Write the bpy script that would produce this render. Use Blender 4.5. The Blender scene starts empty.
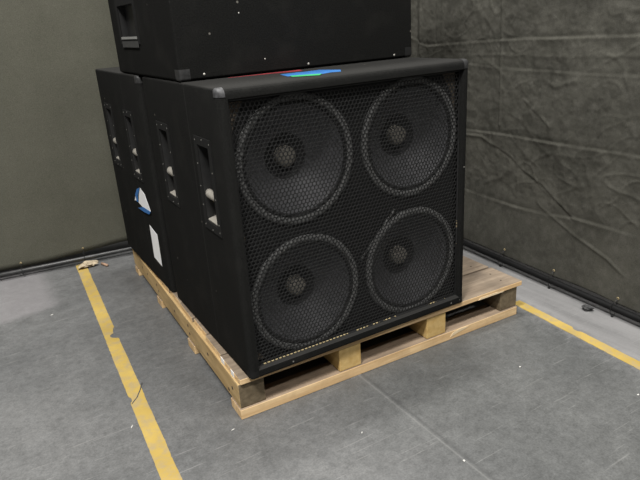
import bpy, bmesh, math, random
from mathutils import Vector, Matrix, noise
random.seed(7)
sc = bpy.context.scene
col = sc.collection
PI = math.pi

# ------------------------------------------------------------------ helpers
def link(o, parent=None):
    col.objects.link(o)
    if parent is not None:
        o.parent = parent
    return o

def obj(name, bm, mat, parent=None, smooth=False, loc=None, rot=None):
    me = bpy.data.meshes.new(name)
    bmesh.ops.recalc_face_normals(bm, faces=bm.faces[:])
    bm.to_mesh(me); bm.free()
    if smooth:
        for p in me.polygons: p.use_smooth = True
    me.materials.append(mat)
    o = bpy.data.objects.new(name, me)
    link(o, parent)
    if loc: o.location = loc
    if rot: o.rotation_euler = rot
    return o

def auto_smooth(o, ang=35):
    me = o.data
    for p in me.polygons: p.use_smooth = True
    bm = bmesh.new(); bm.from_mesh(me)
    for e in bm.edges:
        if len(e.link_faces) == 2 and e.calc_face_angle(0) > math.radians(ang): e.smooth = False
    bm.to_mesh(me); bm.free()
    return o

def empty(name, loc=(0, 0, 0), rz=0, label=None, cat=None, group=None):
    o = bpy.data.objects.new(name, None)
    o.empty_display_size = .1
    link(o); o.location = loc; o.rotation_euler = (0, 0, rz)
    return tag(o, label, cat, group)

def tag(o, label=None, cat=None, group=None, kind=None):
    if label: o['label'] = label
    if cat: o['category'] = cat
    if group: o['group'] = group
    if kind: o['kind'] = kind
    return o

def add_box(bm, lo, hi, bev=0, seg=2):
    r = bmesh.ops.create_cube(bm, size=1)
    vs = r['verts']
    for v in vs:
        v.co = Vector([lo[i] + (v.co[i] + .5) * (hi[i] - lo[i]) for i in range(3)])
    if bev:
        es = list({e for v in vs for e in v.link_edges})
        bmesh.ops.bevel(bm, geom=es, offset=bev, segments=seg, profile=.5, affect='EDGES')

def box(lo, hi, bev=0, seg=2):
    bm = bmesh.new(); add_box(bm, lo, hi, bev, seg); return bm

def add_tube(bm, pts, r, n=10, closed=False):
    pts = [Vector(p) for p in pts]
    rings = []
    m = len(pts)
    for i, p in enumerate(pts):
        if closed:
            t = pts[(i + 1) % m] - pts[i - 1]
        else:
            t = pts[min(i + 1, m - 1)] - pts[max(i - 1, 0)]
        t.normalize()
        a = Vector((0, 0, 1)) if abs(t.z) < .9 else Vector((1, 0, 0))
        u = t.cross(a).normalized(); w = t.cross(u).normalized()
        rings.append([bm.verts.new(p + r * (math.cos(2 * PI * k / n) * u + math.sin(2 * PI * k / n) * w)) for k in range(n)])
    rng = range(m if closed else m - 1)
    for i in rng:
        A, B = rings[i], rings[(i + 1) % m]
        for k in range(n):
            bm.faces.new((A[k], A[(k + 1) % n], B[(k + 1) % n], B[k]))
    if not closed:
        bm.faces.new(rings[0][::-1]); bm.faces.new(rings[-1])

def tube(pts, r, n=10, closed=False):
    bm = bmesh.new(); add_tube(bm, pts, r, n, closed); return bm

def lathe_y(profile, n=64, cap=False):
    """profile of (radius, y) turned about the y axis through the origin"""
    bm = bmesh.new()
    rings = []
    for r, y in profile:
        if r < 1e-6:
            rings.append([bm.verts.new((0, y, 0))])
        else:
            rings.append([bm.verts.new((r * math.cos(2 * PI * k / n), y, r * math.sin(2 * PI * k / n))) for k in range(n)])
    for A, B in zip(rings[:-1], rings[1:]):
        for k in range(n):
            k2 = (k + 1) % n
            if len(A) == 1: bm.faces.new((A[0], B[k], B[k2]))
            elif len(B) == 1: bm.faces.new((A[k], A[k2], B[0]))
            else: bm.faces.new((A[k], A[k2], B[k2], B[k]))
    return bm

def sheet(polys, thick, to3):
    """flat cut-outs: each poly is a list of 2d points lifted with to3(u, v, w)"""
    bm = bmesh.new()
    for poly in polys:
        a = [bm.verts.new(to3(u, v, 0)) for u, v in poly]
        b = [bm.verts.new(to3(u, v, thick)) for u, v in poly]
        bm.faces.new(a); bm.faces.new(b[::-1])
        for i in range(len(poly)):
            j = (i + 1) % len(poly)
            bm.faces.new((a[i], b[i], b[j], a[j]))
    return bm

def boolean(o, cutter_bm):
    me = bpy.data.meshes.new('cut'); bmesh.ops.recalc_face_normals(cutter_bm, faces=cutter_bm.faces[:])
    cutter_bm.to_mesh(me); cutter_bm.free()
    c = bpy.data.objects.new('cut', me); col.objects.link(c)
    bpy.context.view_layer.update()
    c.matrix_world = o.matrix_world.copy()
    m = o.modifiers.new('b', 'BOOLEAN'); m.operation = 'DIFFERENCE'; m.object = c; m.solver = 'EXACT'
    bpy.context.view_layer.update()
    dg = bpy.context.evaluated_depsgraph_get()
    new = bpy.data.meshes.new_from_object(o.evaluated_get(dg))
    o.modifiers.clear(); old = o.data; nm = old.name
    o.data = new; bpy.data.meshes.remove(old); new.name = nm
    bpy.data.objects.remove(c); bpy.data.meshes.remove(me)

# ------------------------------------------------------------------ materials
def lin(c):
    return tuple((x / 12.92 if x <= .04045 else ((x + .055) / 1.055) ** 2.4) for x in c)

def mat(name):
    m = bpy.data.materials.new(name); m.use_nodes = True
    nt = m.node_tree
    return m, nt, nt.nodes['Principled BSDF']

def node(nt, t, **kw):
    n = nt.nodes.new(t)
    for k, v in kw.items():
        if hasattr(n, k): setattr(n, k, v)
        else: n.inputs[k].default_value = v
    return n

def coords(nt, scale=(1, 1, 1), rnd=False):
    tc = node(nt, 'ShaderNodeTexCoord'); mp = node(nt, 'ShaderNodeMapping')
    mp.inputs['Scale'].default_value = scale
    nt.links.new(tc.outputs['Object'], mp.inputs['Vector'])
    if rnd:
        oi = node(nt, 'ShaderNodeObjectInfo'); mm = node(nt, 'ShaderNodeMath', operation='MULTIPLY')
        mm.inputs[1].default_value = 37.0
        nt.links.new(oi.outputs['Random'], mm.inputs[0])
        nt.links.new(mm.outputs[0], mp.inputs['Location'])
    return mp.outputs['Vector']

def ramp(nt, fac, stops):
    r = node(nt, 'ShaderNodeValToRGB')
    e = r.color_ramp.elements
    while len(e) < len(stops): e.new(.5)
    for el, (p, c) in zip(e, stops):
        el.position = p; el.color = (*c, 1) if len(c) == 3 else c
    nt.links.new(fac, r.inputs['Fac'])
    return r.outputs['Color']

def ntex(nt, vec, scale, detail=4, rough=.55):
    n = node(nt, 'ShaderNodeTexNoise'); n.inputs['Scale'].default_value = scale
    n.inputs['Detail'].default_value = detail; n.inputs['Roughness'].default_value = rough
    nt.links.new(vec, n.inputs['Vector']); return n.outputs['Fac']

def mix(nt, fac, a, b, mode='MIX'):
    m = node(nt, 'ShaderNodeMix', data_type='RGBA', blend_type=mode)
    for s, v in ((0, fac), (6, a), (7, b)):
        if isinstance(v, (int, float)): m.inputs[s].default_value = v
        elif isinstance(v, tuple): m.inputs[s].default_value = (*v, 1)
        else: nt.links.new(v, m.inputs[s])
    return m.outputs[2]

def bump(nt, bsdf, fac, strength, dist):
    b = node(nt, 'ShaderNodeBump'); b.inputs['Strength'].default_value = strength; b.inputs['Distance'].default_value = dist
    nt.links.new(fac, b.inputs['Height']); nt.links.new(b.outputs['Normal'], bsdf.inputs['Normal'])

def simple(name, c, rough=.6, metal=0, var=.15, scale=40, spec=.5, bmp=0):
    m, nt, b = mat(name)
    v = coords(nt)
    f = ntex(nt, v, scale)
    cc = ramp(nt, f, [(.3, tuple(x * (1 - var) for x in c)), (.7, tuple(min(1, x * (1 + var)) for x in c))])
    nt.links.new(cc, b.inputs['Base Color'])
    b.inputs['Roughness'].default_value = rough; b.inputs['Metallic'].default_value = metal
    b.inputs['Specular IOR Level'].default_value = spec
    if bmp: bump(nt, b, f, bmp, .002)
    return m

def math_node(nt, op, a, b=None, c=None):
    n = node(nt, 'ShaderNodeMath', operation=op)
    for i, v in enumerate((a, b, c)):
        if v is None: continue
        if isinstance(v, (int, float)): n.inputs[i].default_value = v
        else: nt.links.new(v, n.inputs[i])
    return n.outputs[0]

def ramp_v(nt, val, a, b):
    m = node(nt, 'ShaderNodeMapRange'); m.interpolation_type = 'SMOOTHSTEP'
    m.inputs['From Min'].default_value = a; m.inputs['From Max'].default_value = b
    nt.links.new(val, m.inputs['Value']); return m.outputs['Result']

def carpet_mat(seam=True):
    m, nt, b = mat('black_cabinet_carpet')
    v = coords(nt)
    f = ntex(nt, v, 230, 4, .75)
    f2 = ntex(nt, v, 9, 4, .6)
    c = ramp(nt, f, [(.3, (.0065, .0065, .0062)), (.7, (.0180, .0180, .0170))])
    wear = ramp(nt, f2, [(.5, (0, 0, 0)), (.8, (1, 1, 1))])
    c = mix(nt, wear, c, (.019, .0185, .017))
    # upward faces painted paler, as if lit from above
    ge = node(nt, 'ShaderNodeNewGeometry'); sp_ = node(nt, 'ShaderNodeSeparateXYZ'); nt.links.new(ge.outputs['True Normal'], sp_.inputs[0])
    c = mix(nt, ramp_v(nt, sp_.outputs['Z'], .55, 1.0), c, mix(nt, .55, c, (.040, .039, .037)))
    if seam:      # butt seam of the carpet wrap
        ys = node(nt, 'ShaderNodeSeparateXYZ'); nt.links.new(v, ys.inputs[0])
        sd = math_node(nt, 'ABSOLUTE', math_node(nt, 'SUBTRACT', ys.outputs['Y'], .268))
        c = mix(nt, math_node(nt, 'MULTIPLY', math_node(nt, 'LESS_THAN', sd, .0022), .5), c, (.040, .040, .038))
    # lint: rare pale specks
    vo = node(nt, 'ShaderNodeTexVoronoi'); vo.inputs['Scale'].default_value = 22
    nt.links.new(v, vo.inputs['Vector'])
    sp = ramp(nt, vo.outputs['Distance'], [(.07, (1, 1, 1)), (.09, (0, 0, 0))])
    gate = ramp(nt, vo.outputs['Color'], [(.80, (0, 0, 0)), (.84, (1, 1, 1))])
    k = mix(nt, 1.0, sp, gate, 'MULTIPLY')
    c = mix(nt, k, c, (.16, .15, .13))
    nt.links.new(c, b.inputs['Base Color'])
    b.inputs['Roughness'].default_value = .95; b.inputs['Specular IOR Level'].default_value = .06
    bump(nt, b, f, .5, .003)
    return m

def wood_mat(name, light, dark, axis, knots=True, dirt=(0.12, .09, .06), dirt_amt=.45):
    m, nt, b = mat(name)
    s = (1.2, 14, 14) if axis == 'x' else (14, 1.2, 14)
    v = coords(nt, s, True)
    g = ntex(nt, v, 3.2, 6, .62)
    c = ramp(nt, g, [(.28, dark), (.5, tuple((a + d) / 2 for a, d in zip(light, dark))), (.68, light)])
    v2 = coords(nt, (1, 1, 1), True)
    d = ntex(nt, v2, 5.5, 5, .6)
    df = ramp(nt, d, [(.5, (0, 0, 0)), (.78, (dirt_amt,) * 3)])
    c = mix(nt, df, c, dirt)
    if knots:
        vo = node(nt, 'ShaderNodeTexVoronoi'); vo.inputs['Scale'].default_value = 5
        vk = coords(nt, (.7, 2.2, 2.2) if axis == 'x' else (2.2, .7, 2.2), True)
        nt.links.new(vk, vo.inputs['Vector'])
        kf = ramp(nt, vo.outputs['Distance'], [(.05, (.75,) * 3), (.13, (0, 0, 0))])
        c = mix(nt, kf, c, tuple(x * .45 for x in dark))
    nt.links.new(c, b.inputs['Base Color'])
    b.inputs['Roughness'].default_value = .75; b.inputs['Specular IOR Level'].default_value = .25
    bump(nt, b, g, .35, .003)
    return m

def floor_mat():
    m, nt, b = mat('polished_grey_concrete')
    v = coords(nt)
    f1 = ntex(nt, v, 1.6, 6, .6)
    f2 = ntex(nt, v, 14, 5, .65)
    f3 = ntex(nt, v, 160, 3, .7)
    c = ramp(nt, f1, [(.3, (.095, .0965, .0968)), (.7, (.145, .1447, .1425))])
    c2 = ramp(nt, f2, [(.3, (.86, .86, .86)), (.7, (1.10, 1.10, 1.10))])
    c = mix(nt, 1.0, c, c2, 'MULTIPLY')
    c3 = ramp(nt, f3, [(.3, (.80,) * 3), (.7, (1.18,) * 3)])
    c = mix(nt, 1.0, c, c3, 'MULTIPLY')
    f4 = ntex(nt, v, 48, 4, .75)
    c4 = ramp(nt, f4, [(.32, (.80,) * 3), (.5, (1.0,) * 3), (.70, (1.17,) * 3)])
    c = mix(nt, 1.0, c, c4, 'MULTIPLY')
    # streaks rubbed along the aisle
    vs = coords(nt, (5, .35, 1)); st = ntex(nt, vs, 3, 5, .6)
    sf = ramp(nt, st, [(.54, (0, 0, 0)), (.75, (.22,) * 3)])
    c = mix(nt, sf, c, (.09, .0915, .093))
    # fine scratches in two directions
    for rot, sc_ in ((.9, 1.0), (-.5, 1.3), (.25, 1.7), (1.9, 1.1)):
        tc = node(nt, 'ShaderNodeTexCoord'); mp = node(nt, 'ShaderNodeMapping')
        mp.inputs['Rotation'].default_value = (0, 0, rot); mp.inputs['Scale'].default_value = (1.2 * sc_, 40, 1)
        nt.links.new(tc.outputs['Object'], mp.inputs['Vector'])
        n = ntex(nt, mp.outputs['Vector'], 2.2, 2, .5)
        k = ramp(nt, n, [(.70, (0, 0, 0)), (.73, (.5,) * 3), (.76, (0, 0, 0))])
        c = mix(nt, k, c, (.25, .247, .24))
    # dark rubber scuffs
    d = ntex(nt, v, 6.5, 7, .7)
    df = ramp(nt, d, [(.63, (0, 0, 0)), (.73, (.5,) * 3)])
    c = mix(nt, df, c, (.085, .085, .085))
    # worn pale aisle outside the line on the right, partly light painted in
    sep = node(nt, 'ShaderNodeSeparateXYZ'); nt.links.new(v, sep.inputs[0])
    X, Y = sep.outputs['X'], sep.outputs['Y']
    e = math_node(nt, 'SUBTRACT', X, math_node(nt, 'MULTIPLY_ADD', Y, .095, 1.20))
    e = math_node(nt, 'ADD', e, math_node(nt, 'MULTIPLY', math_node(nt, 'SUBTRACT', f2, .5), .10))
    w = ramp(nt, e, [(.02, (0, 0, 0)), (.10, (.62,) * 3)])
    va = coords(nt, (9, .5, 1)); na = ntex(nt, va, 1.6, 4, .6)
    w = mix(nt, 1.0, w, ramp(nt, na, [(.35, (.55,) * 3), (.62, (1.15,) * 3)]), 'MULTIPLY')
    c = mix(nt, w, c, (.27, .264, .262))
    # saw-cut joint with rubbed pale filler on one side
    j = math_node(nt, 'ABSOLUTE', math_node(nt, 'SUBTRACT', X, .408))
    jf = ramp(nt, j, [(.0, (.38,) * 3), (.005, (0, 0, 0))])
    c = mix(nt, jf, c, (.25, .246, .24))
    j2 = math_node(nt, 'ABSOLUTE', math_node(nt, 'SUBTRACT', X, .421))
    jf2 = ramp(nt, j2, [(.0, (.5,) * 3), (.009, (0, 0, 0))])
    c = mix(nt, jf2, c, (.07, .07, .07))
    # shade in front of the pallet, painted as a soft darkening of the floor
    front_shade = math_node(nt, 'MULTIPLY', ramp_v(nt, math_node(nt, 'ADD', X, math_node(nt, 'MULTIPLY', math_node(nt, 'SUBTRACT', f1, .5), .5)), .10, .60), math_node(nt, 'SUBTRACT', 1.0, ramp_v(nt, e, -.06, .06)))
    c = mix(nt, front_shade, c, mix(nt, 1.0, c, (.80, .81, .80), 'MULTIPLY'))
    # lit floor outside the stack's shadow, painted paler along the left screen
    band = math_node(nt, 'MULTIPLY', ramp_v(nt, math_node(nt, 'ADD', Y, math_node(nt, 'MULTIPLY', math_node(nt, 'SUBTRACT', f1, .5), .35)), 1.26, 1.34), math_node(nt, 'SUBTRACT', 1.0, ramp_v(nt, X, -.46, -.36)))
    c = mix(nt, math_node(nt, 'MULTIPLY', band, .42), c, (.27, .255, .262))
    nt.links.new(c, b.inputs['Base Color'])
    r = ramp(nt, f2, [(.3, (.42,) * 3), (.7, (.62,) * 3)])
    nt.links.new(r, b.inputs['Roughness'])
    b.inputs['Specular IOR Level'].default_value = .35
    bump(nt, b, f3, .08, .002)
    return m

def paint_mat():
    m, nt, b = mat('worn_yellow_floor_paint')
    v = coords(nt)
    f1 = ntex(nt, v, 22, 6, .65); f2 = ntex(nt, v, 90, 4, .7); f3 = ntex(nt, v, 5, 3)
    c = ramp(nt, f3, [(.3, (.36, .25, .060)), (.7, (.48, .34, .088))])
    k = ramp(nt, f1, [(.46, (0, 0, 0)), (.64, (.62,) * 3)])
    c = mix(nt, k, c, (.30, .245, .16))
    k2 = ramp(nt, f2, [(.62, (0, 0, 0)), (.72, (.5,) * 3)])
    c = mix(nt, k2, c, (.22, .19, .13))
    nt.links.new(c, b.inputs['Base Color']); b.inputs['Roughness'].default_value = .6
    return m

def fabric_mat(name, a, bcol, fade):
    m, nt, b = mat(name)
    v = coords(nt)
    f = ntex(nt, v, 4, 6, .65); f2 = ntex(nt, v, 300, 3, .7); f3 = ntex(nt, v, 28, 4, .6)
    c = ramp(nt, f, [(.3, a), (.72, bcol)])
    k = ramp(nt, f3, [(.45, (0, 0, 0)), (.75, (.5,) * 3)])
    c = mix(nt, k, c, fade)
    g = ramp(nt, f2, [(.3, (.72,) * 3), (.7, (1.28,) * 3)])
    c = mix(nt, 1.0, c, g, 'MULTIPLY')
    nt.links.new(c, b.inputs['Base Color']); b.inputs['Roughness'].default_value = .9
    b.inputs['Specular IOR Level'].default_value = .2
    bump(nt, b, f2, .3, .001)
    return m

M = {}
M['carpet'] = carpet_mat(); M['carpet_plain'] = carpet_mat(False)
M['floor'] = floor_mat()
M['paint'] = paint_mat()
M['mesh'] = simple('grey_black_grille_steel', (.022, .022, .022), .5, .3, .25, 60)
M['bare'] = simple('bare_grille_edge', (.44, .35, .19), .5, .1, .3, 120)
M['baffle'] = simple('black_painted_baffle', (.012, .012, .012), .8, 0, .3, 12)
M['baffle_raw'] = simple('brown_worn_baffle_board', (.13, .105, .08), .85, 0, .3, 30)
M['gasket'] = simple('grey_driver_gasket', (.16, .16, .156), .75, 0, .15, 60)
M['surround'] = simple('black_cloth_surround', (.018, .018, .018), .7, 0, .2, 60)
M['cone'] = simple('charcoal_paper_cone', (.105, .105, .110), .5, 0, .18, 70, .4)
M['cone_in'] = simple('black_doped_cone_centre', (.020, .020, .021), .6, 0, .2, 60)
M['cap'] = simple('grey_dust_cap', (.28, .26, .225), .8, 0, .1, 60)
M['plastic'] = simple('black_plastic', (.014, .014, .014), .5, 0, .2, 40)
M['flange'] = simple('dull_black_flange', (.010, .010, .0097), .9, 0, .2, 60, .2)
M['cup'] = simple('black_handle_cup', (.012, .012, .012), .6, 0, .2, 40)
M['ledge'] = simple('grey_handle_metal', (.30, .28, .245), .55, .1, .12, 40)
M['cornergrey'] = simple('scuffed_grey_corner', (.050, .050, .052), .6, 0, .5, 90)
M['cornerdim'] = simple('worn_black_corner', (.024, .024, .024), .6, 0, .5, 90)
M['screwdim'] = simple('dull_screw_head', (.16, .155, .14), .5, .2, .2, 40)
M['screw'] = simple('bright_screw_head', (.55, .53, .48), .4, .4, .1, 40)
M['white'] = simple('white_paper', (.86, .86, .86), .8, 0, .03, 30)
M['lit_ledge'] = simple('pale_lit_ledge', (.24, .24, .225), .8, 0, .1, 60)
M['dimtag'] = simple('dim_grey_plate', (.042, .042, .041), .7, 0, .15, 60)
M['blue'] = simple('blue_masking_tape', (.030, .15, .42), .6, 0, .12, 40)
M['green'] = simple('green_tape', (.035, .34, .12), .6, 0, .1, 40)
M['red'] = simple('red_tape', (.33, .035, .045), .45, 0, .25, 40)
M['rail'] = simple('black_painted_pipe', (.006, .006, .006), .7, 0, .2, 30, .15)
M['rail_grey'] = simple('dark_grey_pipe', (.045, .045, .045), .4, .1, .3, 30)
M['tie'] = simple('black_cable_tie', (.012, .012, .012), .5)
M['brass'] = simple('brass_eyelet', (.45, .36, .20), .4, .4, .1, 60)
M['fabL'] = fabric_mat('olive_grey_screen_cloth', (.082, .081, .062), (.102, .100, .078), (.094, .090, .072))
M['fabR'] = fabric_mat('creased_dark_olive_cloth', (.040, .039, .032), (.092, .089, .074), (.118, .113, .098))
M['paper_tan'] = simple('crumpled_tan_paper', (.40, .33, .23), .85, 0, .3, 60, bmp=.4)
M['stick'] = simple('brown_wood_sliver', (.33, .21, .14), .8, 0, .3, 60)
M['litter'] = simple('pale_litter', (.55, .54, .51), .8, 0, .1, 60)
M['grime'] = simple('dark_lint', (.05, .05, .05), .9, 0, .2, 60)
pine_l, pine_d = (.76, .55, .30), (.56, .36, .165)
M['w_side'] = wood_mat('pine_stringer_side', (.58, .42, .21), (.38, .25, .11), 'y', True, (.16, .11, .055), .6)
M['w_mid'] = wood_mat('fresh_cut_pine_block', (.66, .47, .20), (.50, .32, .11), 'y', False, (.30, .20, .08), .5)
M['w_dark'] = wood_mat('weathered_grey_stringer', (.21, .165, .105), (.10, .075, .045), 'y', False, (.05, .04, .028), .6)
M['w_deck'] = wood_mat('dusty_deck_board', (.285, .225, .165), (.155, .118, .085), 'x', True, (.11, .088, .068), .85)
M['w_dust'] = wood_mat('dusty_bottom_board_top', (.34, .255, .18), (.20, .145, .10), 'x', False, (.10, .08, .06), .7)
M['w_bottom'] = wood_mat('pale_pine_bottom_board', pine_l, pine_d, 'x', True, (.28, .2, .12), .4)
M['w_face'] = wood_mat('pale_pine_front_edge', (.86, .63, .36), (.60, .385, .185), 'x', True, (.28, .18, .095), .6)
M['nail'] = simple('rusty_nail_head', (.06, .042, .03), .7, .2, .2, 60)
M['split'] = simple('freshly_split_wood', (.78, .62, .40), .8, 0, .1, 60)

def dashed(name, axis, full, bare=(.46, .37, .20)):
    """paint left in the mesh openings, bare steel on the cut strand ends; worn away most inside 'full'"""
    m, nt, b = mat(name)
    v = coords(nt); sep = node(nt, 'ShaderNodeSeparateXYZ'); nt.links.new(v, sep.inputs[0])
    q = sep.outputs[axis]
    ph = math_node(nt, 'FRACT', math_node(nt, 'DIVIDE', q, .0135 if axis == 0 else .0117))
    on = math_node(nt, 'LESS_THAN', ph, .60)
    n = ntex(nt, v, 16, 3)
    inside = math_node(nt, 'MULTIPLY', math_node(nt, 'GREATER_THAN', q, full[0]), math_node(nt, 'LESS_THAN', q, full[1]))
    thr = math_node(nt, 'SUBTRACT', .60, math_node(nt, 'MULTIPLY', inside, .24))
    k = math_node(nt, 'MULTIPLY', on, math_node(nt, 'GREATER_THAN', n, thr))
    nt.links.new(mix(nt, k, (.02, .02, .02), bare), b.inputs['Base Color'])
    b.inputs['Roughness'].default_value = .6
    return m

# ------------------------------------------------------------------ setting: floor
bm = bmesh.new()
S = .5
nx, ny = 28, 28
add_box(bm, (-6, -6, -.12), (6, 6, 0))
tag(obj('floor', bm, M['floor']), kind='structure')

def floor_line(name, axis_pts, half, label, notches, seed):
    """a painted stripe with ragged edges between two points; notches: (t, side, depth, length)"""
    rnd = random.Random(seed)
    a, b = Vector(axis_pts[0]), Vector(axis_pts[1])
    d = (b - a); L = d.length; d.normalize(); n = Vector((-d.y, d.x))
    bm = bmesh.new(); N = int(L / .006)
    prev = None
    for i in range(N + 1):
        s = L * i / N
        wl = half + .0022 * noise.noise((s * 9, seed, 0)) + .0016 * noise.noise((s * 60, seed, 3)) 
        wr = half + .0022 * noise.noise((s * 9, seed, 7)) + .0016 * noise.noise((s * 60, seed, 11))
        for t, side, dep, ln in notches:
            u = abs(s - t) / ln
            if u < 1:
                cut = dep * (1 - u ** 3)
                if side > 0: wl -= cut
                else: wr -= cut
        p = a + d * s
        row = [(p + n * wl), (p - n * wr)]
        vs = [bm.verts.new((q.x, q.y, z)) for q in row for z in (0, .0012)]
        if prev:
            bm.faces.new((prev[1], prev[3], vs[3], vs[1]))
            bm.faces.new((prev[0], prev[1], vs[1], vs[0]))
            bm.faces.new((prev[2], vs[2], vs[3], prev[3]))
        else:
            bm.faces.new((vs[0], vs[1], vs[3], vs[2]))
        prev = vs
    bm.faces.new((prev[0], prev[2], prev[3], prev[1]))
    o = obj(name, bm, M['paint'])
    return tag(o, label, 'floor line', 'yellow floor lines')

floor_line('floor_line', ((-.339, -.75), (-.215, 1.80)), .0258,
           'worn chipped yellow floor line left of the pallet',
           [(1.60, -1, .020, .028), (1.63, -1, .012, .05), (1.10, 1, .008, .02), (.35, -1, .004, .05)], 3)
sc_ = tube([(-.310, .322, .0010), (-.285, .350, .0010), (-.262, .392, .0010), (-.246, .430, .0010)], .0022, 6)
for v in sc_.verts: v.co.z = .0012 + (v.co.z - .001) * .2
line0 = [o for o in col.objects if o.name == 'floor_line'][0]
tag(obj('scuff_mark', sc_, M['grime'], line0), 'dark scuff across the line')
floor_line('floor_line', ((1.262, .06), (1.158, -1.25)), .022,
           'yellow floor line running from the pallet along the creased right screen',
           [(.30, 1, .01, .02)], 9)

# ------------------------------------------------------------------ pallet
PT = (-.036379, .020738, 0); PA = -.031827
PL, PD = 1.2192, 1.487
pal = empty('wooden_pallet', PT, PA, 'rough pine shipping pallet on the concrete floor carrying the black speaker cabinets', 'pallet')
def wobble(bm, amt, seed):
    for v in bm.verts:
        v.co += Vector((noise.noise(v.co * 6 + Vector((seed, 0, 0))), noise.noise(v.co * 6 + Vector((0, seed, 0))), 0)) * amt
ys_b = [(0, .088), (.476, .560), (.950, 1.031), (1.398, 1.474)]
for i, (y0, y1) in enumerate(ys_b):
    bm = box((0, 0, 0), (PL - .004, y1 - y0, .0365), .0025)
    o = obj('bottom_board', bm, M['w_face'] if i == 0 else M['w_bottom'], pal, loc=(0, y0, 0))
    o.data.materials.append(M['w_dust'])
    for p in o.data.polygons:
        if p.normal.z > .7: p.material_index = 1
for i, (x0, x1) in enumerate([(.004, .092), (.372, .460), (.752, .842), (1.128, 1.216)]):
    bm = box((0, 0, 0), (x1 - x0, PD - .006, .089), .003)
    o = obj('stringer', bm, (M['w_side'], M['w_mid'], M['w_mid'], M['w_dark'])[i], pal, loc=(x0, .004 + (.003 if i in (0, 3) else 0), .037))
    if i == 0:
        # the weathered, saw-dark end grain of the outer stringer
        o.data.materials.append(M['w_dark'])
        for p in o.data.polygons:
            if p.normal.y < -.7: p.material_index = 1
deck = []
y = 0; k = 0
while y < PD - .02:
    w = .172 if k == 0 else (.148, .156, .143, .152)[k % 4]
    w = min(w, PD - y)
    x1 = PL + (.016 if k == 0 else (.024, .012, .018, .022)[k % 4])
    xi = .010 if k == 0 else (.016, .012, .019, .013)[k % 4]
    bm = box((0, 0, 0), (x1 - xi, w, .0205), .0025)
    o = obj('deck_board', bm, M['w_deck'], pal, loc=(xi, y, .126))
    o.data.materials.append(M['w_face'])
    for p in o.data.polygons:
        if (p.normal.y < -.7 and k == 0) or p.normal.x < -.7: p.material_index = 1
    deck.append(o)
    for xx in (.045, .41, .80, 1.17):
        for yy in (.3, .7):
            bmn = bmesh.new()
            bmesh.ops.create_cone(bmn, cap_ends=True, segments=8, radius1=.004, radius2=.0035, depth=.0012,
                                  matrix=Matrix.Translation((xx + random.uniform(-.012, .012), w * yy, .0208)))
            if xx > 1: obj('nail', bmn, M['nail'], o)
            else: bmn.free()
    y += w + .009; k += 1
# white paint chips on the ends of the two front boards
bm = box((-.0012, .052, .001), (.0004, .078, .0195)); tag(obj('paint_chip', bm, M['white'], deck[0]), 'white paint chip')
bm = box((-.0012, .139, .001), (.0004, .169, .0195)); tag(obj('paint_chip', bm, M['white'], deck[0]), 'white paint chip')
# pale split along the lower lip of the front deck board and of the bottom board
def sliver(pts, y0, dep):
    bm = bmesh.new()
    f = [bm.verts.new((x, y0, z)) for x, z in pts]; g = [bm.verts.new((x, y0 + dep, z)) for x, z in pts]
    bm.faces.new(f); bm.faces.new(g[::-1])
    for i in range(len(pts)):
        j = (i + 1) % len(pts); bm.faces.new((f[i], g[i], g[j], f[j]))
    return bm
obj('split_wood', sliver([(.99, .001), (1.005, .010), (1.03, .008), (1.08, .009), (1.125, .004), (1.12, .0005)], -.0012, .003), M['split'], deck[0])
bb = [o for o in pal.children if o.name.startswith('bottom_board')][0]
obj('split_wood', sliver([(.86, .012), (.875, .028), (.91, .034), (.955, .032), (.94, .026), (.90, .020)], -.0012, .003), M['split'], bb)
# nail heads along the left stringer face
st0 = [o for o in pal.children if o.name.startswith('stringer')][0]
for yy, zz in [(.06, .045), (.10, .018), (.30, .05), (.52, .03), (.53, .062), (.72, .045), (.98, .035), (1.0, .06), (1.18, .05), (1.28, .05)]:
    bmn = bmesh.new()
    bmesh.ops.create_cone(bmn, cap_ends=True, segments=8, radius1=.0065, radius2=.0065, depth=.0016,
                          matrix=Matrix.Translation((0, yy, zz)) @ Matrix.Rotation(PI / 2, 4, 'Y'))
    obj('nail', bmn, M['nail'], st0)

# ------------------------------------------------------------------ speaker cabinets
Z0 = .1478
CW, CH, CD = .8847, .8829, .738
def cabinet_body(parent, front=True, depth=.742, roll=False):
    bm = box((0, 0, 0), (CW, depth, CH))
    wl = bm.edges.layers.float.new('bevel_weight_edge')
    for e in bm.edges:
        fr_ = all(v.co.y < .001 for v in e.verts)
        low = all(v.co.z < .001 for v in e.verts)
        back = all(v.co.y > depth - .001 and abs(e.verts[0].co.z - e.verts[1].co.z) > .1 for v in e.verts)
        e[wl] = .85 if back and front else .40 if low or not fr_ else (1.0 if front else (.9 if roll else .40))
    o = obj('body', bm, M['carpet'], parent)
    md = o.modifiers.new('bev', 'BEVEL'); md.limit_method = 'WEIGHT'; md.width = .020; md.segments = 5
    bpy.context.view_layer.update()
    new = bpy.data.meshes.new_from_object(o.evaluated_get(bpy.context.evaluated_depsgraph_get()))
    o.modifiers.clear(); old = o.data; o.data = new; bpy.data.meshes.remove(old); new.name = 'body'
    return o

def cut_front(o):
    # shallow front recess with a flared mouth
    c = bmesh.new()
    def ring(x0, x1, z0, z1, y): return [c.verts.new(p) for p in ((x0, y, z0), (x1, y, z0), (x1, y, z1), (x0, y, z1))]
    rs = [ring(.024, CW - .020, .022, CH - .024, -.02), ring(.030, CW - .026, .028, CH - .030, .004), ring(.034, CW - .030, .032, CH - .034, .012), ring(.034, CW - .030, .032, CH - .034, .30)]
    c.faces.new(rs[0][::-1]); c.faces.new(rs[-1])
    for A, B in zip(rs[:-1], rs[1:]):
        for i in range(4): c.faces.new((A[i], A[(i + 1) % 4], B[(i + 1) % 4], B[i]))
    boolean(o, c)

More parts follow.
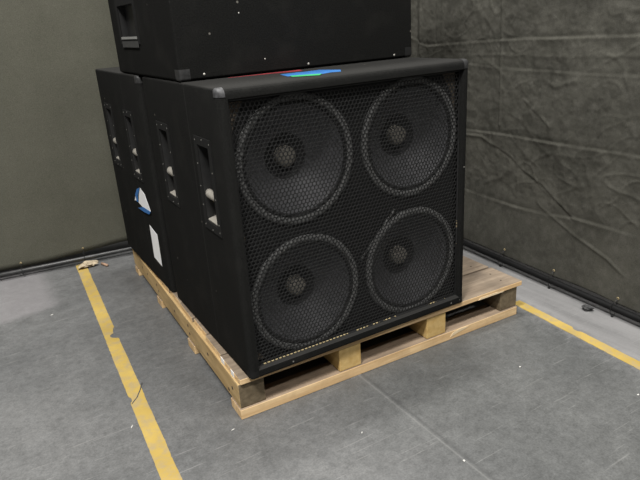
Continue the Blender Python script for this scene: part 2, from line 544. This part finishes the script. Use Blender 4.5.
HZ0, HZ1 = .472, .712      # handle opening, above the cabinet's base
def side_handle(parent, body, y0, y1, z0=HZ0, z1=HZ1):
    c = bmesh.new(); add_box(c, (-.05, y0, z0), (.092, y1, z1)); boolean(body, c)
    h = obj('handle', flange_bm(y0, y1, z0, z1), M['flange'], parent)
    cup = bmesh.new(); t = .003
    a = [cup.verts.new(p) for p in ((0, y0 + .0005, z0 + .0005), (0, y1 - .0005, z0 + .0005), (0, y1 - .0005, z1 - .0005), (0, y0 + .0005, z1 - .0005))]
    b = [cup.verts.new(p) for p in ((.088, y0 + .004, z0 + .02), (.088, y1 - .004, z0 + .02), (.088, y1 - .004, z1 - .006), (.088, y0 + .004, z1 - .006))]
    cup.faces.new(b)
    for i in range(4): cup.faces.new((a[i], a[(i + 1) % 4], b[(i + 1) % 4], b[i]))
    obj('cup', cup, M['cup'], h)
    zb = z0 + .088
    bar = tube([(.016, y0 + .001, zb), (.011, y0 + .02, zb), (.011, y1 - .02, zb), (.016, y1 - .001, zb)], .0128, 14)
    tag(obj('grip_bar', bar, M['ledge'], h, True), 'grey metal grip bar')
    led = box((.0005, y0 + .003, z0 + .0035), (.062, y1 - .003, z0 + .008), .001)
    for v in led.verts: v.co.z += v.co.x * .24
    tag(obj('cup_ledge', led, M['ledge'], h), 'pale grey lower ledge of the handle cup')
    for yy, zz in [(y0 - .014, z1 + .012), ((y0 + y1) / 2, z1 + .018), (y1 + .014, z1 + .012), (y0 - .014, z1 - .07), (y1 + .014, z1 - .06), (y0 - .014, z1 - .15),
                   (y1 + .014, z1 - .13), (y1 + .014, z0 + .05), (y0 - .014, z0 + .012), (y1 + .014, z0 - .012), ((y0 + y1) / 2, z0 - .018), (y0 - .014, z0 - .012)]:
        s = bmesh.new(); bmesh.ops.create_uvsphere(s, u_segments=8, v_segments=5, radius=.0026, matrix=Matrix.Translation((-.0030, yy, zz)) @ Matrix.Diagonal((.5, 1, 1, 1)))
        obj('screw', s, M['screwdim'], h, True)
    return h

def flange_bm(y0, y1, z0, z1):
    """a thin plate around the opening"""
    bm = bmesh.new(); e = .025
    x = -.0028
    o = [(y0 - e, z0 - e), (y1 + e, z0 - e), (y1 + e, z1 + e), (y0 - e, z1 + e)]; i_ = [(y0, z0), (y1, z0), (y1, z1), (y0, z1)]
    F = {}
    for nm, pts in (('o', o), ('i', i_)):
        for d, xx in (('f', x), ('b', .0005)):
            F[nm + d] = [bm.verts.new((xx, p, q)) for p, q in pts]
    for k in range(4):
        j = (k + 1) % 4
        bm.faces.new((F['of'][k], F['of'][j], F['if'][j], F['if'][k]))
        bm.faces.new((F['ob'][k], F['ib'][k], F['ib'][j], F['ob'][j]))
        bm.faces.new((F['of'][k], F['ob'][k], F['ob'][j], F['of'][j]))
        bm.faces.new((F['if'][k], F['if'][j], F['ib'][j], F['ib'][k]))
    return bm

def corner_cap(parent, body, cx, cy, cz, m, size=.03, off=.0012):
    """protector shell hugging one corner of the cabinet body, a little proud of it"""
    bm = bmesh.new(); bm.from_mesh(body.data)
    c = Vector((cx, cy, cz)); inward = Vector((CW / 2, .35, CH / 2)) - c
    for ax in range(3):
        sg = 1 if inward[ax] > 0 else -1
        co = c.copy(); co[ax] += sg * size
        no = Vector((0, 0, 0)); no[ax] = sg
        bmesh.ops.bisect_plane(bm, geom=bm.verts[:] + bm.edges[:] + bm.faces[:], plane_co=co, plane_no=no, clear_outer=True)
    bm.normal_update()
    for v, n in [(v, v.normal.copy()) for v in bm.verts]: v.co += n * off
    return obj('corner_cap', bm, m, parent, True)

def small_screw(parent, p, axis='y', r=.0045):
    s = bmesh.new(); d = (1, .5, 1, 1) if axis == 'y' else (.5, 1, 1, 1)
    bmesh.ops.create_uvsphere(s, u_segments=8, v_segments=6, radius=r, matrix=Matrix.Translation(p) @ Matrix.Diagonal(d))
    return obj('screw', s, M['screw'], parent, True)

# --- front cabinet
cab = empty('speaker_cabinet', (0, -.008, Z0), -.008, 'black carpeted cabinet with four round drivers behind a steel mesh grille, front of the pallet', 'speaker cabinet', 'carpeted speaker cabinets')
body = cabinet_body(cab)
H1 = (.116, .206); H2 = (.512, .602)
tag(corner_cap(cab, body, 0, 0, CH, M['cornergrey'], .023), 'scuffed grey top corner')
corner_cap(cab, body, CW, 0, CH, M['cornerdim'], .028)
corner_cap(cab, body, 0, 0, 0, M['flange'], .028, .0008); corner_cap(cab, body, CW, 0, 0, M['flange'], .028, .0008)
cut_front(body)
side_handle(cab, body, *H1); side_handle(cab, body, *H2)
auto_smooth(body, 40)

DR = [(.238, .799 - Z0), (.664, .800 - Z0), (.238, .365 - Z0), (.664, .362 - Z0)]
RO = .190
YB = .040    # baffle front
bm = box((.034, YB, .032), (CW - .030, YB + .018, CH - .034))
baf = obj('baffle', bm, M['baffle'], cab)
for x, z in DR:
    c = bmesh.new()
    bmesh.ops.create_cone(c, cap_ends=True, segments=64, radius1=.172, radius2=.172, depth=.2, matrix=Matrix.Translation((x, YB, z)) @ Matrix.Rotation(PI / 2, 4, 'X'))
    boolean(baf, c)
# worn brown corners of the baffle board and the slanted brace between the drivers
def tri(pts, y0=YB - .0012): return sheet([pts], .0025, lambda u, v, w: (u, y0 + w, v))
for pts in ([(.036, .84), (.036, .735), (.062, .80), (.085, .84)], [(.80, .842), (.853, .842), (.853, .70), (.838, .77)], [(.036, .075), (.036, .04), (.07, .036), (.055, .06)],
            [(.036, .50), (.036, .38), (.05, .45)]):
    tag(obj('worn_patch', tri(pts), M['baffle_raw'], baf), 'brown worn patch of bare board')
bm = bmesh.new()
a, b = Vector((.447, .036, .423 - Z0)), Vector((.592, .036, .571 - Z0))
dv = (b - a).normalized(); nv = Vector((-dv.z, 0, dv.x))
add_tube(bm, [a, b], .0035, 8)
tag(obj('port_edge', bm, M['gasket'], baf, True), 'grey slanted edge of the port between the drivers')
for x, z in DR:
    d = obj('driver', lathe_y([(.168, .002), (.1695, -.0065), (.172, -.009), (.184, -.009), (.1885, -.0065), (.190, -.002), (.190, 0.0), (.168, .002)], 72), M['gasket'], cab, True, loc=(x, YB, z))
    d.scale = (1.035, .97, 1.035)
    obj('surround', lathe_y([(.1696, -.004), (.165, -.0065), (.162, -.0075), (.159, -.006), (.157, -.001)], 72), M['surround'], d, True)
    obj('cone', lathe_y([(.1575, -.0015), (.140, .015), (.120, .034), (.100, .052), (.082, .066), (.068, .074)], 72), M['cone'], d, True)
    obj('cone_centre', lathe_y([(.0682, .0735), (.063, .0755), (.060, .079), (.055, .080), (.052, .083), (.047, .084), (.044, .087), (.039, .088), (.031, .090)], 72), M['cone_in'], d, True)
    obj('dust_cap', lathe_y([(.0315, .091), (.031, .068), (.029, .062), (.023, .057), (.013, .0535), (0, .052)], 48), M['cap'], d, True)
    obj('basket', lathe_y([(.168, .001), (.160, .05), (.10, .10), (.085, .15), (0, .152)], 48), M['plastic'], d, True)
    for k in range(8):
        a_ = (k + .5) * PI / 4
        sw = small_screw(d, (.177 * math.cos(a_), -.0092, .177 * math.sin(a_)), r=.003)
        if not (k == 2 and (x, z) != DR[0]): sw.data.materials[0] = M['plastic']

def hex_grille(x0, x1, z0, z1, pitch, w, y0, t):
    bm = bmesh.new()
    R = pitch / math.sqrt(3); rp = pitch * .8660254
    seen = {}
    def key(x, z): return (round(x / (R * .1)), round(z / (R * .1)))
    edges = set(); pos = {}
    nr = int((z1 - z0) / rp) + 2; nc = int((x1 - x0) / pitch) + 2
    for j in range(nr):
        for i in range(nc):
            cx = x0 + i * pitch + (pitch / 2 if j % 2 else 0); cz = z0 + j * rp
            ks = []
            for k in range(6):
                a = PI / 6 + k * PI / 3
                x, z = cx + R * math.cos(a), cz + R * math.sin(a)
                q = None
                kk = key(x, z)
                for dx in (-1, 0, 1):
                    for dz in (-1, 0, 1):
                        if (kk[0] + dx, kk[1] + dz) in pos: q = (kk[0] + dx, kk[1] + dz)
                if q is None: pos[kk] = (x, z); q = kk
                ks.append(q)
            for k in range(6):
                e = (ks[k], ks[(k + 1) % 6]); edges.add(tuple(sorted(e)))
    for ka, kb in edges:
        (ax, az), (bx, bz) = pos[ka], pos[kb]
        if not all(x0 - .001 <= v <= x1 + .001 for v in (ax, bx)) or not all(z0 - .001 <= v <= z1 + .001 for v in (az, bz)): continue
        dx, dz = bx - ax, bz - az; L = math.hypot(dx, dz); nx_, nz_ = -dz / L * w / 2, dx / L * w / 2
        ex, ez = dx / L * w * .3, dz / L * w * .3
        ring = []
        for px, pz in ((ax - ex, az - ez), (bx + ex, bz + ez)):
            ring.append([bm.verts.new(p) for p in ((px + nx_, y0, pz + nz_), (px - nx_, y0, pz - nz_), (px - nx_, y0 + t, pz - nz_), (px + nx_, y0 + t, pz + nz_))])
        A, B = ring
        for k in range(4): bm.faces.new((A[k], A[(k + 1) % 4], B[(k + 1) % 4], B[k]))
    return bm
GX0, GX1, GZ0, GZ1 = .037, CW - .033, .037, CH - .037
gr = obj('grille', hex_grille(GX0, GX1, GZ0, GZ1, .0135, .0025, .016, .0025), M['mesh'], cab)
fr = bmesh.new()
for lo, hi in (((GX0 - .003, .0165, GZ0 - .005), (GX1 + .003, .0205, GZ0)), ((GX0 - .003, .0165, GZ1), (GX1 + .003, .0205, GZ1 + .003)),
               ((GX0 - .003, .0165, GZ0), (GX0, .0205, GZ1)), ((GX1, .0165, GZ0), (GX1 + .003, .0205, GZ1))):
    add_box(fr, lo, hi)
obj('rim', fr, M['plastic'], gr)
# bare cut strand ends catching the light along the bottom and right edges
tag(obj('bare_edge', box((.046, .0135, GZ0 - .0035), (.800, .0160, GZ0 - .0010)), dashed('dashed_bare_edge_bottom', 0, (.05, .50)), gr), 'bare tan cut edge along the bottom of the grille')
tag(obj('bare_edge', box((GX1 - .0015, .0135, .24), (GX1 + .0015, .0160, .62)), dashed('dashed_bare_edge_right', 2, (.30, .33), (.24, .19, .12)), gr), 'bare tan cut edge along the right of the grille')
for p in ((CW - .017, .0005, .525), (CW - .024, .0005, .016), (.82, .0005, .014), (.15, .0005, .014)):
    small_screw(cab, p, r=.0034).data.materials[0] = M['screwdim']
# tape on the top of the front cabinet
top3 = lambda dz: (lambda u, v, w: (u, v, CH + dz + w))
tag(obj('tape', sheet([[(.268, .115), (.285, .194), (.355, .201), (.362, .193), (.429, .203), (.447, .165), (.462, .128), (.430, .075), (.40, .085), (.35, .063)]], .0008, top3(.0002)), M['blue'], cab), 'strip of blue masking tape')
tag(obj('tape', sheet([[(.262, .075), (.276, .112), (.346, .076), (.358, .066), (.33, .032), (.30, .052)]], .0008, top3(.0012)), M['green'], cab), 'small strip of green tape')
tag(obj('tape', sheet([[(.15, .283), (.40, .283), (.392, .245), (.35, .247), (.30, .262), (.20, .276)]], .0008, top3(.0002)), M['red'], cab), 'strip of red tape along the foot of the upper cabinet')

# --- rear cabinet (its driver side faces the front cabinet's back)
cab2 = empty('speaker_cabinet', (0, .778, Z0), 0, 'black cabinet behind the four-driver one, white label and torn blue tape on its side', 'speaker cabinet', 'carpeted speaker cabinets')
body2 = cabinet_body(cab2, front=False, depth=.736, roll=True)
tag(corner_cap(cab2, body2, 0, 0, CH, M['cornerdim'], .028), 'scuffed grey top corner')
side_handle(cab2, body2, .186, .276); side_handle(cab2, body2, .546, .636)
auto_smooth(body2, 40)
side3 = lambda off: (lambda u, v, w: (-off - w, u - .778, v - Z0))
tag(obj('paper_label', sheet([[(.964, .403), (.858, .388), (.866, .243), (.976, .250)]], .0008, side3(.0004)), M['white'], cab2), 'white paper label')
torn = obj('torn_label', sheet([[(1.007, .559), (.948, .546), (.892, .481), (1.016, .471), (1.079, .477), (1.052, .519)], [(1.112, .507), (1.114, .479), (1.150, .473)]], .0008, side3(.0030)), M['white'], cab2)
tag(torn, 'torn white paper label')
tag(obj('tape', sheet([[(1.066, .543), (1.014, .559), (1.035, .536), (1.074, .510), (1.077, .480), (1.109, .477), (1.116, .507)]], .0008, side3(.0042)), M['blue'], torn), 'blue masking tape')
tag(obj('tape', sheet([[(1.104, .448), (1.008, .474), (.888, .482), (.917, .463), (1.005, .453)]], .0008, side3(.0042)), M['blue'], torn), 'blue masking tape')

# --- upper cabinet, set back on top of the two
UX, UY, UZ = .004, .2865, Z0 + CH + .003
cab3 = empty('speaker_cabinet', (UX, UY, UZ), 0, 'black cabinet stacked on top of the other two, blank panel facing out', 'speaker cabinet', 'carpeted speaker cabinets')
body3 = cabinet_body(cab3, front=False, depth=.748); body3.data.materials[0] = M['carpet_plain']
tag(corner_cap(cab3, body3, 0, 0, 0, M['cornerdim'], .034), 'worn dark grey bottom corner')
corner_cap(cab3, body3, CW, 0, 0, M['plastic'], .034)
hy0, hy1, hz0, hz1 = .395, .610, 1.1655 - UZ, 1.272 - UZ
c = bmesh.new(); add_box(c, (-.05, hy0, hz0), (.026, hy1, hz1)); boolean(body3, c)
auto_smooth(body3, 40)
h = obj('handle', flange_bm(hy0, hy1, hz0, hz1), M['flange'], cab3)
cu = bmesh.new(); add_box(cu, (.001, hy0 + .001, hz0 + .001), (.024, hy1 - .001, hz1 - .001))
bmesh.ops.delete(cu, geom=[f for f in cu.faces if f.calc_center_median().x < .002], context='FACES')
obj('cup', cu, M['plastic'], h)
tag(obj('lit_ledge_strip', box((-.0046, hy0 - .004, hz0 - .008), (-.0034, hy1 - .002, hz0 + .0005)), M['lit_ledge'], h), 'lit lower edge of the handle cup, painted as a pale strip')  # lit edge of the cup ledge, painted as a pale strip
tag(obj('plate', box((-.0046, hy0 - .010, hz0 - .036), (-.0034, hy1 - .004, hz0 - .015)), M['dimtag'], h), 'dim grey plate')
for x, z in ((.082, 1.048), (.448, 1.046), (.806, 1.045), (.29, 1.075), (.216, 1.215)):
    small_screw(cab3, (x - UX, -.0003, z - UZ), r=.004 if z < 1.06 else .0025)

# ------------------------------------------------------------------ screen fences
def seg_dist(p, pts):
    """signed-side distance of p from a polyline, with the parameter end fade"""
    best = None
    for a, b in zip(pts[:-1], pts[1:]):
        ax, az = a; bx, bz = b; dx, dz = bx - ax, bz - az; L2 = dx * dx + dz * dz
        t = max(0, min(1, ((p[0] - ax) * dx + (p[1] - az) * dz) / L2))
        qx, qz = ax + t * dx - p[0], az + t * dz - p[1]
        dd = math.hypot(qx, qz)
        if best is None or dd < best[0]:
            best = (dd, 1 if (dx * (p[1] - az) - dz * (p[0] - ax)) > 0 else -1)
    return best

# creases: polyline in (distance along fence, height), kind, amplitude, width
CR = [([(-0.468, 1.064), (-0.408, 1.034), (-0.338, 1.02), (-0.003, 1.039), (0.298, 1.052), (0.48, 1.055), (0.965, 1.064)], 'step', 0.006, 0.006),
      ([(0.0, 0.94), (0.2, 0.929), (0.456, 0.927), (0.717, 0.924), (1.016, 0.928)], 'step', 0.003, 0.005),
      ([(0.031, 0.982), (0.305, 0.987), (0.457, 0.982), (0.965, 0.997)], 'ridge', 0.002, 0.007),
      ([(-0.101, 0.622), (0.219, 0.637), (0.562, 0.641), (1.219, 0.653)], 'step', 0.006, 0.006),
      ([(0.184, 0.575), (0.285, 0.541), (0.371, 0.489), (0.473, 0.453), (0.569, 0.394), (0.649, 0.344)], 'step', -0.006, 0.006),
      ([(0.0, 0.318), (0.317, 0.313), (0.501, 0.323), (0.658, 0.346), (0.829, 0.347), (1.219, 0.345)], 'step', 0.006, 0.007),
      ([(0.468, 0.363), (0.499, 0.345), (0.672, 0.271), (0.832, 0.22), (0.914, 0.176)], 'ridge', 0.004, 0.006),
      ([(-0.432, 1.911), (-0.432, 1.251), (-0.435, 0.896)], 'ridge', -0.012, 0.018),
      ([(-0.396, 1.911), (-0.396, 1.048)], 'ridge', 0.006, 0.01),
      ([(-0.274, 1.911), (-0.269, 1.048)], 'ridge', -0.005, 0.01),
      ([(-0.213, 1.911), (-0.213, 1.048)], 'ridge', 0.003, 0.014),
      ([(0.191, 1.911), (0.194, 1.211), (0.201, 1.006), (0.209, 0.678)], 'ridge', 0.004, 0.006),
      ([(0.352, 0.803), (0.427, 0.759), (0.503, 0.704)], 'ridge', 0.004, 0.005),
      ([(0.589, 1.189), (0.559, 1.079), (0.527, 0.972)], 'ridge', 0.0025, 0.006),
      ([(-0.014, 0.601), (0.092, 0.607), (0.184, 0.575)], 'ridge', 0.005, 0.008),
      ([(0.508, 0.693), (0.569, 0.592), (0.61, 0.49)], 'ridge', 0.003, 0.02),
      ([(0.386, 0.51), (0.457, 0.571), (0.508, 0.592)], 'ridge', 0.004, 0.008),
      ([(0.122, 0.388), (0.224, 0.429), (0.305, 0.49)], 'ridge', 0.003, 0.012),
      ([(0.589, 0.977), (0.528, 0.855), (0.508, 0.713)], 'ridge', 0.003, 0.02),
      ([(0.457, 0.896), (0.508, 0.865), (0.61, 0.896)], 'ridge', 0.003, 0.008)]
def crease(s, z):
    d = 0
    for pts, kind, a, w in CR:
        x0 = min(p[0] for p in pts) - 6 * w; x1 = max(p[0] for p in pts) + 6 * w
        z0 = min(p[1] for p in pts) - 6 * w; z1 = max(p[1] for p in pts) + 6 * w
        if not (x0 < s < x1 and z0 < z < z1): continue
        dd, sg = seg_dist((s, z), pts)
        a *= .62 + .75 * noise.noise((s * 7, z * 7, w * 900 + a * 300))
        if kind == 'ridge': d += a * math.exp(-(dd / w) ** 2)
        else: d += -sg * .6 * a * math.tanh(dd / (w * .5)) * math.exp(-(dd / (2.2 * w)) ** 2)
    return d

def fence(name, A, d, n, s0, s1, z0, z1, step, zfun, disp, fabric, rail_z, rail_r, rail_m, ties, label, posts, hem_front=-.004):
    root = empty(name, (A[0], A[1], 0), 0, label, 'fence', 'dark screen fences')
    d = Vector((*d, 0)); n = Vector((*n, 0)); up = Vector((0, 0, 1))
    bm = bmesh.new()
    def spaced(a, b, fa, fb, fine):
        out = [a]
        while out[-1] < b - 1e-6:
            q = out[-1]
            out.append(min(b, q + (fine if fa - 1e-6 <= q < fb else .03)))
        return out
    ss = spaced(s0, s1, step[2], step[3], step[0]); zz = spaced(z0, z1, z0, 1.30, step[1])
    NS, NZ = len(ss) - 1, len(zz) - 1
    g = []
    for j in range(NZ + 1):
        row = []
        for i in range(NS + 1):
            s = ss[i]
            zb = zfun(s); z = zb + (z1 - zb) * (zz[j] - z0) / (z1 - z0)
            row.append(bm.verts.new(d * s + n * (hem_front + disp(s, z)) + up * z))
        g.append(row)
    for j in range(NZ):
        for i in range(NS):
            bm.faces.new((g[j][i], g[j][i + 1], g[j + 1][i + 1], g[j + 1][i]))
    o = obj('screen_cloth', bm, fabric, root, True)
    md = o.modifiers.new('thick', 'SOLIDIFY'); md.thickness = .0015; md.offset = 0
    tag(obj('bottom_rail', tube([d * s0 + up * rail_z + n * .013, d * s1 + up * rail_z + n * .013], rail_r, 14), rail_m, root, True), 'dark steel pipe under the cloth')
    obj('top_rail', tube([d * s0 + up * (z1 + .01) - n * .010, d * s1 + up * (z1 + .01) - n * .010], rail_r, 14), rail_m, root, True)
    for s in posts:
        pb = bmesh.new(); add_tube(pb, [d * s - n * .045, d * s - n * .045 + up * (z1 + .02)], .019, 12)
        p = obj('post', pb, rail_m, root, True)
        fb = bmesh.new(); q = d * s - n * .045
        add_box(fb, (q.x - .06, q.y - .06, 0), (q.x + .06, q.y + .06, .008))
        obj('foot', fb, rail_m, p)
    for s, ez, hang, sp in ties:
        e0 = d * s + n * (hem_front + .004 + disp(s, ez)) + up * ez
        eb = bmesh.new()
        u = d
        pts = [e0 + .0042 * (math.cos(2 * PI * k / 14) * u + math.sin(2 * PI * k / 14) * up) for k in range(14)]
        add_tube(eb, pts, .0019, 6, True)
        obj('eyelet', eb, M['brass'], root, True)
        tb = bmesh.new()
        c0 = e0 + n * .002
        low = d * s + n * .022 + up * (rail_z - rail_r - hang)
        l1 = [c0, d * s - d * sp * .6 + n * (.013 + rail_r + .002) + up * (rail_z + rail_r * .6), low + up * hang * .7 - d * sp, low + up * hang * .25 - d * sp * .7, low]
        l2 = [low, low + up * hang * .25 + d * sp * .7, low + up * hang * .8 + d * sp * .8, d * s + n * (.013 - rail_r - .003) + up * rail_z, d * s + n * .004 + up * (rail_z + rail_r + .004), c0 - up * .004]
        add_tube(tb, l1, .0014, 6); add_tube(tb, l2, .0014, 6)
        add_box(tb, (low.x - .004, low.y - .004, low.z - .006), (low.x + .004, low.y + .004, low.z + .004), .001)
        obj('cable_tie', tb, M['tie'], root, True)
    return root

# right fence: starts behind the cabinets and runs towards the viewer along the right
RA = (1.5310, 0.6415); RD = (-0.06418, -0.99794); RN = (-0.99794, 0.06418)
def rz_hem(s):
    sag = 0
    for a, b in ((0.284, 0.585), (0.585, 0.904), (-0.02, 0.284)):
        if a < s < b:
            t = (s - a) / (b - a); sag = max(sag, .005 * math.sin(PI * t) * (1.2 if a == 0.585 else .4))
    return .050 + sag
def rdisp(s, z):
    d = crease(s, z)
    d += .010 * noise.noise((s * 2.1, z * 2.3, 1.3)) * min(1, max(0, (z - .1) / .3))
    w = min(1, max(0, (z - .33) / .06))
    d += (.0030 * noise.noise((s * 11, z * 9, 4.1)) + .0022 * noise.noise((s * 26, z * 24, 8)) + .0010 * noise.noise((s * 60, z * 66, 3))) * w
    # crumpled creases: thin ridges where two noise fields cross
    r1 = noise.noise((s * 7 + 3, z * 6, 11)); r2 = noise.noise((s * 5, z * 9 + 5, 17))
    d += (.0022 * math.exp(-(r1 / .04) ** 2) + .0018 * math.exp(-(r2 / .04) ** 2)) * w * (.5 + noise.noise((s * 3, z * 3, 21)))
    return d
fence('screen_fence', RA, RD, RN, -.945, 1.75, .068, 1.85, (.005, .005, -.52, 1.0), rz_hem, rdisp, M['fabR'], .036, .0135, M['rail'],
      [(-0.02, 0.087, 0.01, 0.012), (0.284, 0.084, 0.014, 0.016), (0.585, 0.082, 0.016, 0.004), (0.904, 0.076, 0.016, 0.011)],
      'creased dark olive cloth screen on the right, tied to a black pipe', (-.88, 1.70))
# left fence
LA = (-.6036, 1.8456); LD = (.9941, -.1086); LN = (-.1086, -.9941)
def lz_hem(s): return .050 + .031 * min(1, max(0, (s - .24) / .38))
def ldisp(s, z): return .006 * noise.noise((s * 1.3, z * 1.1, 2.2)) * min(1, max(0, (z - .07) / .3))
fence('screen_fence', LA, LD, LN, -1.3, 2.18, .066, 1.85, (.03, .03, 0, 1), lz_hem, ldisp, M['fabL'], .036, .0105, M['rail_grey'],
      [(.106, .074, .002, .003), (.42, .088, .004, .004)],
      'smooth olive grey cloth screen on the left behind the cabinets', (-1.25, 1.3, 2.11))

# ------------------------------------------------------------------ litter
def lump(name, loc, size, m, label, cat, seed, flat=.5, rot=0, sub=3, amp=.5):
    bm = bmesh.new(); bmesh.ops.create_icosphere(bm, subdivisions=sub, radius=1)
    for v in bm.verts:
        k = 1 + amp * noise.noise(v.co * 1.7 + Vector((seed, seed * 2, 0))) + amp * .5 * noise.noise(v.co * 4 + Vector((seed, 0, seed)))
        v.co = Vector((v.co.x * size[0] * k, v.co.y * size[1] * k, v.co.z * size[2] * k))
    zmin = min(v.co.z for v in bm.verts)
    for v in bm.verts: v.co.z -= zmin
    o = obj(name, bm, m, loc=loc, rot=(0, 0, rot))
    return tag(o, label, cat)
lump('crumpled_paper', (-.185, 1.735, .001), (.045, .030, .010), M['paper_tan'], 'crumpled tan paper under the left screen at the end of the yellow line', 'paper', 3.1, rot=.2, sub=4, amp=.7)
bm = tube([(-.118, 1.715, .008), (-.098, 1.665, .007)], .007, 8)
tag(obj('wood_sliver', bm, M['stick'], smooth=True), 'short brown wood sliver on the floor right of the crumpled tan paper', 'wood scrap')
lump('lint_clump', (1.425, -.168, 0), (.014, .022, .008), M['grime'], 'dark lint clump on the pale floor by the right screen', 'lint', 5.2, rot=.5, amp=.8)
bits = [((-.441, 1.231), .009, .003, .3, 'white paper speck on the floor left of the yellow line, far from the camera'),
        ((.890, -.288), .005, .004, .5, 'small pale speck on the floor in front of the right half of the pallet'),
        ((-.341, .199), .011, .0025, 1.1, 'thin pale chip beside the left edge of the yellow line'),
        ((.404, -.516), .005, .004, .9, 'pale speck lying on the floor joint in the foreground'),
        ((1.059, -.614), .006, .004, .2, 'white speck on the floor at the right edge, inside the yellow line'),
        ((.240, -.252), .006, .0022, .7, 'thin pale flake in front of the pallet, left of the floor joint'),
        ((-.079, -.007), .008, .003, .2, 'pale flake on the floor at the near left corner of the pallet')]
for i, ((x, y), a, b, r, lab) in enumerate(bits):
    o = lump('litter_flake', (x, y, 0), (a * .8, b * .75, .0015), M['litter'], lab, 'litter', i * 1.7 + .4, rot=r, sub=2)
    o['group'] = 'pale litter flakes on the floor'

# ------------------------------------------------------------------ light
w = bpy.data.worlds.new('World'); sc.world = w; w.use_nodes = True
w.node_tree.nodes['Background'].inputs['Color'].default_value = (1.0, .985, .95, 1)
w.node_tree.nodes['Background'].inputs['Strength'].default_value = .05
def bay(x, y, z, e, sx=1.3, sy=.5):
    l = bpy.data.lights.new('high_bay_light', 'AREA'); l.shape = 'RECTANGLE'; l.size = sx; l.size_y = sy
    l.energy = e; l.color = (1.0, .985, .955)
    o = bpy.data.objects.new('high_bay_light', l); col.objects.link(o); o.location = (x, y, z)
    return o
for x, y, e in ((-2.2, -1.9, 520), (1.2, -2.4, 120), (-1.9, 1.3, 25), (.85, 1.15, 200), (-1.0, -4.2, 200)):
    bay(x, y, 6.0, e)

# ------------------------------------------------------------------ camera
cd = bpy.data.cameras.new('camera'); cam = bpy.data.objects.new('camera', cd); col.objects.link(cam)
f, cx, cy, cz, yaw, pit, rol = 585.694, -.561793, -1.472194, 1.181083, .520828, -.359264, -.066242
fw = Vector((math.sin(yaw) * math.cos(pit), math.cos(yaw) * math.cos(pit), math.sin(pit)))
rt = Vector((math.cos(yaw), -math.sin(yaw), 0)); up = rt.cross(fw)
r2 = math.cos(rol) * rt + math.sin(rol) * up; u2 = -math.sin(rol) * rt + math.cos(rol) * up
cam.matrix_world = Matrix(((r2.x, u2.x, -fw.x, cx), (r2.y, u2.y, -fw.y, cy), (r2.z, u2.z, -fw.z, cz), (0, 0, 0, 1)))
cd.sensor_fit = 'HORIZONTAL'; cd.sensor_width = 36; cd.lens = f * 36 / 640
cd.clip_start = .01; cd.clip_end = 100
sc.camera = cam
sc.view_settings.view_transform = 'Standard'; sc.view_settings.look = 'None'
sc.view_settings.gamma = 1; sc.view_settings.use_curve_mapping = False
sc.view_settings.exposure = 0.15
